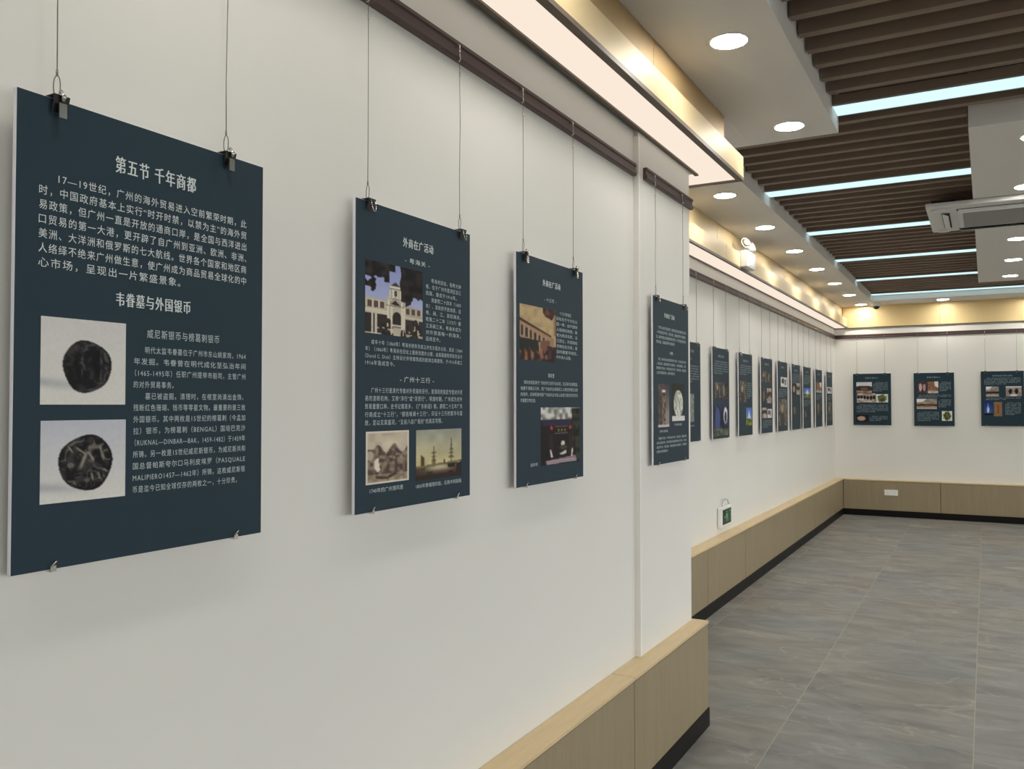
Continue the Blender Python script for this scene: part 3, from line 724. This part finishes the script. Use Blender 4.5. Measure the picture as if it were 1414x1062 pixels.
me_hook = bpy.data.meshes.new('hook'); bm.to_mesh(me_hook); bm.free(); me_hook.materials.append(M_chrome)
bm = bmesh.new()
tube(bm, [(0.0055 * math.sin(a), 0.001 * math.cos(a), 0.016 - 0.016 * math.cos(a)) for a in [2 * math.pi * k / 14 for k in range(15)]], 0.0009, 5)
tube(bm, [(0, 0, 0.031), (0, 0, 0.040)], 0.0018, 6)
me_loop = bpy.data.meshes.new('wire_loop'); bm.to_mesh(me_loop); bm.free(); me_loop.materials.append(M_steel)
def hanger(origin, rz, dx, zrail, kind, label, group, r=0.0009):
    """origin: top centre of the board's back face"""
    c, s = math.cos(rz), math.sin(rz); off = -PT
    base = Vector((origin[0] + c * dx - s * 0, origin[1] + s * dx, origin[2]))
    t = empty('hanging_wire', base, rz); tag(t, label, 'wire', group)
    link('clip', CL[kind], t, (0, -PT, 0))
    link('wire_loop', me_loop, t, (0, -PT / 2, 0.006))
    H = zrail - origin[2]
    bm = bmesh.new(); j = rnd.uniform(-.0015, .0015)
    yh = -0.004
    tube(bm, [(0, -PT / 2, 0.042), (j, -PT / 2, H * .3), (-j, -PT * .6, H * .62), (j * .6, yh, H - 0.045), (0, yh, H - 0.012)], r, 5)
    bm_to(bm, 'wire', M_steel, t)
    bm = bmesh.new(); tube(bm, [(0, yh, H - 0.052), (0, yh, H - 0.040)], 0.0019, 6); bm_to(bm, 'crimp_sleeve', M_chrome, t)
    link('hook', me_hook, t, (0, yh + 0.0035, H))

HP = math.pi / 2
def at_left(xback, y0, zt): return (xback, y0 + PW / 2, zt)

# ---- panel 1
T = lambda ls: lettering(ls)
b1_title = T([('第五节 千年商都', .335, .665, .104, .036, 0.022)])
body1 = ['17—19世纪，广州的海外贸易进入空前繁荣时期，此', '时，中国政府基本上实行“时开时禁，以禁为主”的海外贸', '易政策，但广州一直是开放的通商口岸，是全国与西洋进出',
         '口贸易的第一大港，更开辟了自广州到亚洲、欧洲、非洲、', '美洲、大洋洲和俄罗斯的七大航线。世界各个国家和地区商', '人络绎不绝来广州做生意，使广州成为商品贸易全球化的中', '心市场，呈现出一片繁盛景象。']
b1_body = T([(s, .135 if i == 0 else .073, (.60 if i == 6 else .912), .170 + .0305 * i, .0195, 0.006) for i, s in enumerate(body1)])
b1_sub = T([('韦眷墓与外国银币', .342, .645, .412, .030, 0.016)])
b1_cap = T([('威尼斯银币与榜葛剌银币', .463, .780, .485, .020, 0.008)])
small = [('明代太监韦眷墓位于广州市东山姚家岗，1964', .456, .912), ('年发掘。韦眷曾在明代成化至弘治年间', .412, .912), ('（1465-1495年）任职广州提举市舶司，主管广州', .416, .912), ('的对外贸易事务。', .412, .575),
         ('墓已被盗掘。清理时，在棺室尚清出金饰、', .458, .902), ('残断红色珊瑚、钱币等零星文物。最重要的是三枚', .412, .912), ('外国银币。其中两枚是15世纪的榜葛剌（今孟加', .412, .912), ('拉）银币，为榜葛剌（BENGAL）国培巴克沙', .412, .912),
         ('（RUKNAL—DINBAR—BAK，1459-1482）于1459年', .418, .912), ('所铸。另一枚是15世纪威尼斯银币，为威尼斯共和', .412, .912), ('国总督帕斯夸尔□马利皮埃罗（PASQUALE', .412, .912), ('MALIPIERO1457—1462年）所铸。这枚威尼斯银', .412, .912), ('币是迄今已知全球仅存的两枚之一，十分珍贵。', .412, .872)]
b1_small = T([(s, a, b, .524 + .0271 * i, .0150, 0.004) for i, (s, a, b) in enumerate(small)])
G_n = 'dark teal panels on the near left wall'
build_panel(at_left(0.022, .723, 1.962), HP, 'largest looking dark teal poster at the left, with two photographs of dark coins', G_n,
    [('coin1', pic_coin(1, (130, 110)), (.084, .466, .380, .652)), ('coin2', pic_coin(2, (130, 110)), (.087, .686, .383, .861))],
    [('title_lettering', b1_title, M_text), ('body_lettering', b1_body, M_text), ('title_lettering', b1_sub, M_text), ('caption_lettering', b1_cap, M_texts), ('body_lettering', b1_small, M_texts)])
# ---- panel 2
side2 = ['粤海关旧址，俗称大钟', '楼，位于广州市荔湾区沿江', '西路，建成于1916年。', '清康熙二十四年（1685', '年），清政府开放海禁，设', '粤、闽、江、浙四海关。', '乾隆二十二年（1757）撤', '江浙闽三关，粤海关成为', '对外贸易唯一的海关，', '延续至今。']
b2 = T([(s, .615 if i in (0, 3) else .566, (.70 if i == 9 else (.86 if i == 2 else .902)), .212 + .0232 * i, .0150, 0.004) for i, s in enumerate(side2)])
mid2 = ['咸丰十年（1860年）粤海关税务司成立并在沙面办公处，其后（1864', '年）（1866年）粤海关在旧址上重新改建办公楼，由英国建筑师狄克设计', '（David C. Dick）主持设计并修建而成的欧洲古典建筑，于1916年竣工', '1916年落成至今。']
b2b = T([(s, .118 if i == 0 else .073, (.30 if i == 3 else .917), .452 + .0225 * i, .0145, 0.004) for i, s in enumerate(mid2)])
low2 = ['广州十三行是清代专做对外贸易的牙行，是清政府指定专营对外贸', '易的垄断机构，又称“洋行”或“洋货行”，明清时期，广州成为对外', '贸易重要口岸，史书记载甚多，《广东新语》载，康熙二十五年广东', '行商成立“十三行”，“银钱堆满十三行”，印证十三行的繁华与富', '庶，足以见其盛况，“五丝八丝广缎好”的真实写照。']
b2c = T([(s, .118 if i == 0 else .073, (.72 if i == 4 else .917), .608 + .0262 * i, .0165, 0.004) for i, s in enumerate(low2)])
b2t = T([('外商在广活动', .368, .632, .101, .031, 0.018), ('- 粤海关 -', .385, .600, .160, .0175, 0.008), ('- 广州十三行 -', .345, .640, .569, .0185, 0.006)])
b2p = T([('1740年的广州港风景', .110, .372, .932, .0150, 0.003), ('1850年黄埔港的船，北美木帆船画', .482, .906, .938, .0145, 0.003)])
build_panel(at_left(0.022, 1.482, 1.964), HP, 'dark teal poster with a white clock tower building photograph and two ship pictures', G_n,
    [('customs', pic_customs((150, 128)), (.072, .188, .537, .424)), ('engrave', pic_engraving((70, 62)), (.080, .741, .420, .911)), ('harbour', pic_harbour((70, 68)), (.482, .743, .909, .918))],
    [('title_lettering', b2t, M_text), ('body_lettering', b2, M_texts), ('body_lettering', b2b, M_texts), ('body_lettering', b2c, M_texts), ('caption_lettering', b2p, M_texts)])
# ---- panel 3
side3 = ['十三行商馆区', '旧址位于今文化公', '园一带，由外国商', '人租用的商馆，建', '筑为西洋式样，沿', '江而立，外国商船', '货物在此交易，是', '当时最繁华街区，', '中外商人云集。']
b3 = T([('外商在广活动', .363, .625, .104, .028, 0.016), ('- 十三行 -', .385, .560, .177, .0165, 0.006), ('锦纶堂', .440, .530, .518, .018, 0.006)])
b3b = T([(s, .615 if i == 0 else .566, (.80 if i in (0, 8) else .902), .226 + .0255 * i, .0150, 0.003) for i, s in enumerate(side3)] +
        [(s, .10 if i == 0 else .058, (.26 if i == 3 else .905), .553 + .0262 * i, .0155, 0.003) for i, s in enumerate(['锦纶会馆是清代广州丝织行业的行会会馆，见证海外贸易繁盛，', '始建于清雍正元年，是广州丝织业老板和工人祭祀师傅及议事', '的场所，反映明清时期广州丝织业与海上丝绸之路的历史状况', '的重要文物古迹。'])] + [('潘家祠', .185, .285, .912, .014, 0.003)])
build_panel(at_left(0.022, 2.223, 1.961), HP, 'dark teal poster with a sepia street photograph above a dark gateway photograph', G_n,
    [('street', pic_street((84, 74)), (.046, .218, .555, .456)), ('gate', pic_gate((84, 74)), (.332, .662, .935, .922))],
    [('caption_lettering', b3, M_text), ('body_lettering', b3b, M_texts)])
# ---- generic running text for far boards
FILL = '广州海上丝绸之路始发港，唐宋时期设市舶使管理对外贸易，中外商船往来不绝，货物云集，瓷器丝绸茶叶远销海外，外商聚居蕃坊，留下众多史迹遗存。'
def para(u0, u1, v0, n, dv=.026, hgt=.0155, last=.6, ind=True, k0=0):
    out = []; per = max(4, int(26 * (u1 - u0) / .84))
    for i in range(n):
        a = (k0 + i * per) % (len(FILL) - per); s = FILL[a:a + per]; w0 = u0 + (.05 if ind and i == 0 else 0); w1 = u1 if i < n - 1 else u0 + (u1 - u0) * last
        if i == n - 1: s = s[:max(3, int(per * last))]
        out.append((s, w0, w1, v0 + dv * i, hgt, 0.003))
    return out
# ---- panel 4 (on the column)
b4 = T([('外商在广活动', .30, .58, .100, .028, 0.016), ('- 瓷器 -', .42, .56, .325, .018, .006)])
b4b = T(para(.08, .92, .180, 4, .029, .018) + para(.08, .92, .370, 4, .027, .016, k0=9) + [('清代银瓶', .16, .38, .803, .014, .003), ('外销瓷盘', .56, .78, .768, .014, .003)] + para(.08, .92, .845, 4, .026, .0145, .35, k0=20))
build_panel(at_left(0.038, 3.372, 1.957), HP, 'dark teal poster on the column with a tall figure and an oval plate photograph', 'dark teal panel on the column',
    [('statue', pic_statue((64, 34)), (.12, .518, .42, .778)), ('plate', pic_plate((64, 40)), (.50, .510, .87, .745))],
    [('title_lettering', b4, M_text), ('body_lettering', b4b, M_texts)])

# ---- far boards
G_f = 'dark teal panels on the far left wall'; G_b = 'dark teal panels on the back wall'
lay = []
def P(kind, seed, rc, res=(36, 32)): return ('%s%d_%s' % (kind, seed, '%d%d' % (rc[2] * 100 - rc[0] * 100, rc[3] * 100 - rc[1] * 100)), pic_gen(kind, res, seed), rc)
A_ = T([('外商在广活动', .33, .66, .09, .028, .014)] + para(.08, .92, .15, 6))
far = [
 (5.625, 'half hidden poster just behind the column, with a tall grey pillar photograph', [('pillar', pic_pillar((50, 20)), (.30, .52, .72, .80))], T([('外商在广活动', .33, .66, .09, .028, .014), ('- 钱币 -', .4, .6, .17, .018, .006)] + para(.08, .92, .24, 7) + para(.3, .72, .84, 1, last=.9, ind=False))),
 (6.421, 'poster with blue and white bottom pictures, first one clear of the column', [P('portrait', 3, (.14, .38, .46, .55)), P('dark', 4, (.50, .38, .90, .56)), P('bluewhite', 5, (.06, .62, .94, .97), (44, 40))], A_),
 (7.203, 'poster with a blue sky and green tree picture at its lower right', [P('portrait', 7, (.08, .34, .52, .60)), P('sky', 8, (.52, .66, .94, .88))], T([('外商在广活动', .33, .66, .09, .028, .014)] + para(.08, .92, .15, 5) + para(.56, .92, .36, 8, k0=4))),
 (8.019, 'poster with two rows of small dark pictures, fourth board on the far left wall', [P('portrait', 11, (.10, .18, .48, .32)), P('dark', 12, (.52, .18, .90, .32)), P('dark', 13, (.10, .40, .44, .60)), P('people', 14, (.50, .40, .90, .60)), P('people', 15, (.10, .66, .48, .80)), P('paper', 16, (.54, .68, .92, .80))], T([('外商在广活动', .33, .66, .08, .028, .014)] + para(.08, .92, .84, 4))),
 (8.743, 'poster with a white picture near its top and brownish lower half', [P('paper', 21, (.30, .22, .94, .36)), P('portrait', 22, (.10, .54, .90, .92))], T([('外商在广活动', .33, .66, .08, .028, .014)] + para(.08, .92, .40, 5))),
 (9.444, 'poster with small white spots halfway, sixth board on the far left wall', [P('vessel', 23, (.12, .30, .46, .46)), P('people', 24, (.54, .28, .94, .46)), P('dark', 25, (.10, .62, .60, .78))], A_),
 (10.10, 'poster with a bright blue picture at mid height, third from the room corner', [P('sky', 26, (.12, .34, .92, .50)), P('dark', 27, (.12, .70, .50, .84))], T([('外商在广活动', .33, .66, .08, .028, .014)] + para(.08, .92, .14, 6) + para(.08, .92, .55, 4))),
 (10.90, 'dark poster with faint brownish pictures, second from the room corner', [P('brick', 28, (.14, .22, .90, .40)), P('dark', 29, (.14, .55, .80, .80))], T([('外商在广活动', .33, .66, .08, .028, .014)] + para(.08, .92, .44, 4))),
 (11.72, 'last poster on the far left wall, right beside the room corner, with pale pictures', [P('paper', 31, (.12, .28, .92, .40)), P('portrait', 32, (.24, .56, .76, .90))], T([('外商在广活动', .33, .66, .08, .028, .014)] + para(.08, .92, .44, 4))),
]
hang = []
for i, (y0, lab, ph, tx) in enumerate(far):
    o = at_left(-0.577, y0, 1.949 - 0.0012 * (i))
    build_panel(o, HP, lab, G_f, ph, [('body_lettering', tx, M_inkdim)])
    hang.append((o, HP, ZR - 0.006, ['half hidden poster behind the column', 'poster with blue bottom pictures', 'poster with the blue sky picture', 'poster with rows of small pictures', 'poster with a white top picture', 'sixth poster on the far left wall', 'third poster from the room corner', 'second poster from the room corner', 'last poster beside the room corner'][i], 'wires on the far left wall'))
back = [
 (-.358, 1.934, 'dark teal poster on the back wall nearest the corner, with four small photographs',
   [P('roof', 41, (.09, .165, .50, .375), (40, 40)), P('people', 42, (.10, .385, .60, .56), (40, 44)), P('tree', 43, (.61, .40, .92, .56)), P('vessel', 44, (.08, .80, .40, .94))], para(.53, .92, .18, 7, k0=3) + para(.09, .92, .61, 6, k0=11) + para(.44, .90, .83, 4, k0=20)),
 (.403, 1.930, 'middle dark teal poster on the back wall, with a tree photograph at lower right',
   [P('twofig', 51, (.10, .165, .33, .38)), P('brick', 52, (.35, .165, .61, .385)), P('hall', 53, (.07, .49, .57, .68), (36, 44)), P('tree', 54, (.69, .72, .94, .90))], para(.64, .92, .18, 7, k0=5) + para(.08, .92, .42, 3, k0=9) + para(.61, .92, .51, 6, k0=16) + para(.08, .62, .74, 7, k0=25)),
 (1.190, 1.937, 'dark teal poster at the right edge, with a blue vase and a brown scroll picture',
   [P('hall', 61, (.12, .28, .42, .46)), P('arch', 62, (.58, .28, .94, .46)), P('vase', 63, (.08, .55, .27, .80)), P('scroll', 64, (.30, .56, .49, .82))], para(.08, .92, .13, 5, k0=8) + para(.08, .92, .49, 2, k0=14) + para(.56, .92, .58, 9, k0=21)),
]
for i, (x0, zt, lab, ph, ls) in enumerate(back):
    tx = T([('南越王墓出土' if i < 2 else '南海神庙与码头遗址', .33 if i < 2 else .28, .66 if i < 2 else .74, .085, .028, .010)] + ls)
    o = (x0 + PW / 2, YB - 0.026, zt)
    build_panel(o, 0, lab, G_b, ph, [('body_lettering', tx, M_inkdim)])
    hang.append((o, 0, ZR - 0.006, ['back wall poster nearest the corner', 'middle poster on the back wall', 'back wall poster at the right edge'][i], 'wires on the back wall'))
near = [(at_left(0.022, .723, 1.962), ZR, 'large coin poster', (-.368, .315), 'bulldog'), (at_left(0.022, 1.482, 1.964), ZR, 'clock tower poster', (-.40, .405), 'binder'),
        (at_left(0.022, 2.223, 1.961), ZR, 'sepia street poster', (-.39, .358), 'bulldog'), (at_left(0.038, 3.372, 1.957), ZR, 'poster on the column', (-.40, .37), 'binder')]
for o, zr, nm, dxs, kind in near:
    for sd, d in zip(('left', 'right'), dxs):
        hanger(o, HP, d * PW, zr, kind, f'thin steel wire holding the {sd} side of the {nm}', 'wires on the near left wall')
for o, rz, zr, nm, g in hang:
    for sd, d in zip(('left', 'right'), (-.39, .34)):
        hanger(o, rz, d * PW, zr, 'binder', f'thin steel wire holding the {sd} side of the {nm}', g, 0.0013)

# ------------------------------------------------------------------ ceiling cassette air conditioner
AX0, AX1, AY0, AY1 = 0.905, 1.855, 6.40, 7.33
acx, acy = (AX0 + AX1) / 2, (AY0 + AY1) / 2
ac = empty('air_conditioner', (acx, acy, 2.862)); tag(ac, 'white square ceiling cassette air conditioner with a grey centre grille', 'air conditioner')
bm = bmesh.new(); a = (AX1 - AX0) / 2; b = (AY1 - AY0) / 2
def ring(h, inset): return [bm.verts.new((sx * (a - inset), sy_ * (b - inset), h)) for sx, sy_ in ((-1, -1), (1, -1), (1, 1), (-1, 1))]
R = [ring(0.0, 0.0), ring(-0.020, 0.0), ring(-0.030, 0.006), ring(-0.036, 0.04)]
for i in range(3):
    for k in range(4): bm.faces.new((R[i][k], R[i][(k + 1) % 4], R[i + 1][(k + 1) % 4], R[i + 1][k]))
bm.faces.new(R[0]); bm.faces.new(R[3][::-1])
bmesh.ops.recalc_face_normals(bm, faces=bm.faces)
bm_to(bm, 'panel_frame', M_ac, ac)
def acbox(n, x0, x1, y0, y1, z0, z1, m, bev=0): 
    return box(n, acx + x0, acx + x1, acy + y0, acy + y1, 2.862 + z0, 2.862 + z1, m, ac, bev)
for s in (-1, 1):
    acbox('outlet_slot', -.29, .29, min(s * .375, s * .325), max(s * .375, s * .325), -.0385, -.0362, M_dark)
    acbox('outlet_slot', min(s * .385, s * .335), max(s * .385, s * .335), -.27, .27, -.0385, -.0362, M_dark)
    bm = bmesh.new(); bm_box(bm, -.28, .28, -.020, .020, -.002, .002); v = bm_to(bm, 'vane', M_ac, ac, (0, s * .352, -.047)); v.rotation_euler = (s * 0.45, 0, 0)
    bm = bmesh.new(); bm_box(bm, -.020, .020, -.26, .26, -.002, .002); v = bm_to(bm, 'vane', M_ac, ac, (s * .362, 0, -.047)); v.rotation_euler = (0, -s * 0.45, 0)
g = acbox('intake_grille', -.285, .285, -.285, .285, -.046, -.0362, M_ac, .004)
for k in range(22):
    y = -.255 + .0243 * k
    bm = bmesh.new(); bm_box(bm, -.255, .255, -.0075, .0075, -.0015, .0015)
    link_o = bm_to(bm, 'louvre', M_acgrille, g, (0, y, -.0066))
for sx in (-1, 1):
    for sy_ in (-1, 1):
        bm = bmesh.new(); lathe(bm, [(0.052, 0.0), (0.050, -0.004), (0.0, -0.0045)], 20); bm_to(bm, 'corner_cap', M_ac, ac, (sx * .395, sy_ * .385, -.0365))
acbox('body', -.44, -.295, -.43, .43, .0005, .022, M_dark)

# ------------------------------------------------------------------ twin head emergency lamp on the gold fascia
el = empty('emergency_lamp', (-0.420, 6.83, 2.585)); tag(el, 'white twin head emergency lamp mounted on the gold fascia above the far left wall', 'lamp')
box('body', -0.4205, -0.365, 6.70, 6.96, 2.586, 2.715, M_white, el, 0.006)
box('face_plate', -0.3648, -0.3628, 6.725, 6.935, 2.600, 2.70, M_ac, el)
for dy, lab in ((-.10, 0), (.12, 1)):
    bm = bmesh.new(); tube(bm, [(.028, 0, .129), (.028, 0, .158)], 0.007, 8)
    br = bm_to(bm, 'bracket', M_white, el, (0, dy, 0))
    bm = bmesh.new(); lathe(bm, [(0.010, -0.040), (0.024, -0.035), (0.041, -0.004), (0.045, 0.006), (0.040, 0.008)], 20, 0, 'x')
    hd = bm_to(bm, 'lamp_head', M_white, el, (.034, dy, .188)); hd.rotation_euler = (0, -0.35, -0.7 if dy < 0 else 0.6)
    bm = bmesh.new(); lathe(bm, [(0.038, 0.0085), (0.0, 0.013)], 20, 0, 'x'); bm_to(bm, 'lens', M_lampglass, hd)

# ------------------------------------------------------------------ exit sign above the skirting cap
ex = empty('exit_sign', (XF + 0.001, 6.79, 0.54)); tag(ex, 'small white framed green exit sign with a ring handle above the far ledge', 'sign')
box('frame', XF + 0.001, -0.566, 6.63, 6.95, 0.535, 0.702, M_white, ex, 0.012)
box('face', -0.5658, -0.5638, 6.668, 6.915, 0.562, 0.678, M_green, ex, 0.0006)
bm = bmesh.new()
def yz(pts, x=0.0):
    f = bm.faces.new([bm.verts.new((x, p[0], p[1])) for p in pts])
# running figure in a doorway and an arrow
def cir(cy_, cz, r): yz([(cy_ + r * math.cos(2 * math.pi * k / 12), cz + r * math.sin(2 * math.pi * k / 12)) for k in range(12)])
cir(-.018, .038, .010)
yz([(-.034, .022), (-.006, .026), (-.002, .004), (-.022, -.002)])
yz([(-.022, .000), (-.004, .002), (-.026, -.022), (-.044, -.040), (-.050, -.034)])
yz([(-.016, .000), (-.002, .002), (.014, -.016), (.010, -.042), (.000, -.042), (.002, -.018)])
yz([(-.006, .026), (.018, .010), (.016, .004), (-.004, .016)]); yz([(-.034, .022), (-.052, .006), (-.048, .002), (-.028, .012)])
for q in (((.045, -.045), (.051, -.045), (.051, .045), (.045, .045)), ((.051, .039), (.095, .039), (.095, .045), (.051, .045)), ((.089, -.045), (.095, -.045), (.095, .039), (.089, .039)),
          ((-.075, -.004), (-.060, -.004), (-.060, .004), (-.075, .004)), ((-.092, .0), (-.075, -.014), (-.075, .014))): yz(q)
bm_to(bm, 'symbol', M_greenlt, ex, (0.0386, 0.0, 0.080))
bm = bmesh.new(); tube(bm, [(0.018, 0.095 * math.cos(t_), 0.052 * math.sin(t_)) for t_ in [math.pi * k / 12 for k in range(13)]], 0.005, 6)
bm_to(bm, 'ring_handle', M_alu, ex, (0, 0.01, 0.162))

# ------------------------------------------------------------------ sockets on the back skirting
sk = empty('wall_socket', (0.115, YB - 0.0945, 0.325)); tag(sk, 'white double power socket on the wooden skirting of the back wall', 'socket')
box('back_plate', 0.031, 0.199, YB - 0.1035, YB - 0.0941, 0.287, 0.363, M_socket, sk, 0.002)
for k, x in enumerate((.073, .157)):
    p = box('socket_face', x - .036, x + .036, YB - 0.1052, YB - 0.1037, 0.294, 0.356, M_white, sk)
    for dx, dz in ((-.008, .004), (.008, .004), (0, -.012)):
        box('pin_hole', x + dx - .0012, x + dx + .0012, YB - .1056, YB - .1053, .325 + dz - .005, .325 + dz + .005, M_dark, p)

# ------------------------------------------------------------------ dome camera on the back soffit
dc = empty('dome_camera', (-0.02, 12.32, ZC)); tag(dc, 'small white dome security camera under the soffit in the back corner', 'camera')
bm = bmesh.new(); lathe(bm, [(0.060, -0.0002), (0.062, -0.030), (0.056, -0.042), (0.044, -0.044)], 24); bm_to(bm, 'base', M_white, dc, (0, 0, 0))
bm = bmesh.new(); lathe(bm, [(0.043 * math.cos(k * math.pi / 16), -0.0442 - 0.040 * math.sin(k * math.pi / 16)) for k in range(9)], 24); bm_to(bm, 'dome', M_glassdark, dc, (0, 0, 0))

S.cycles.max_bounces = 8
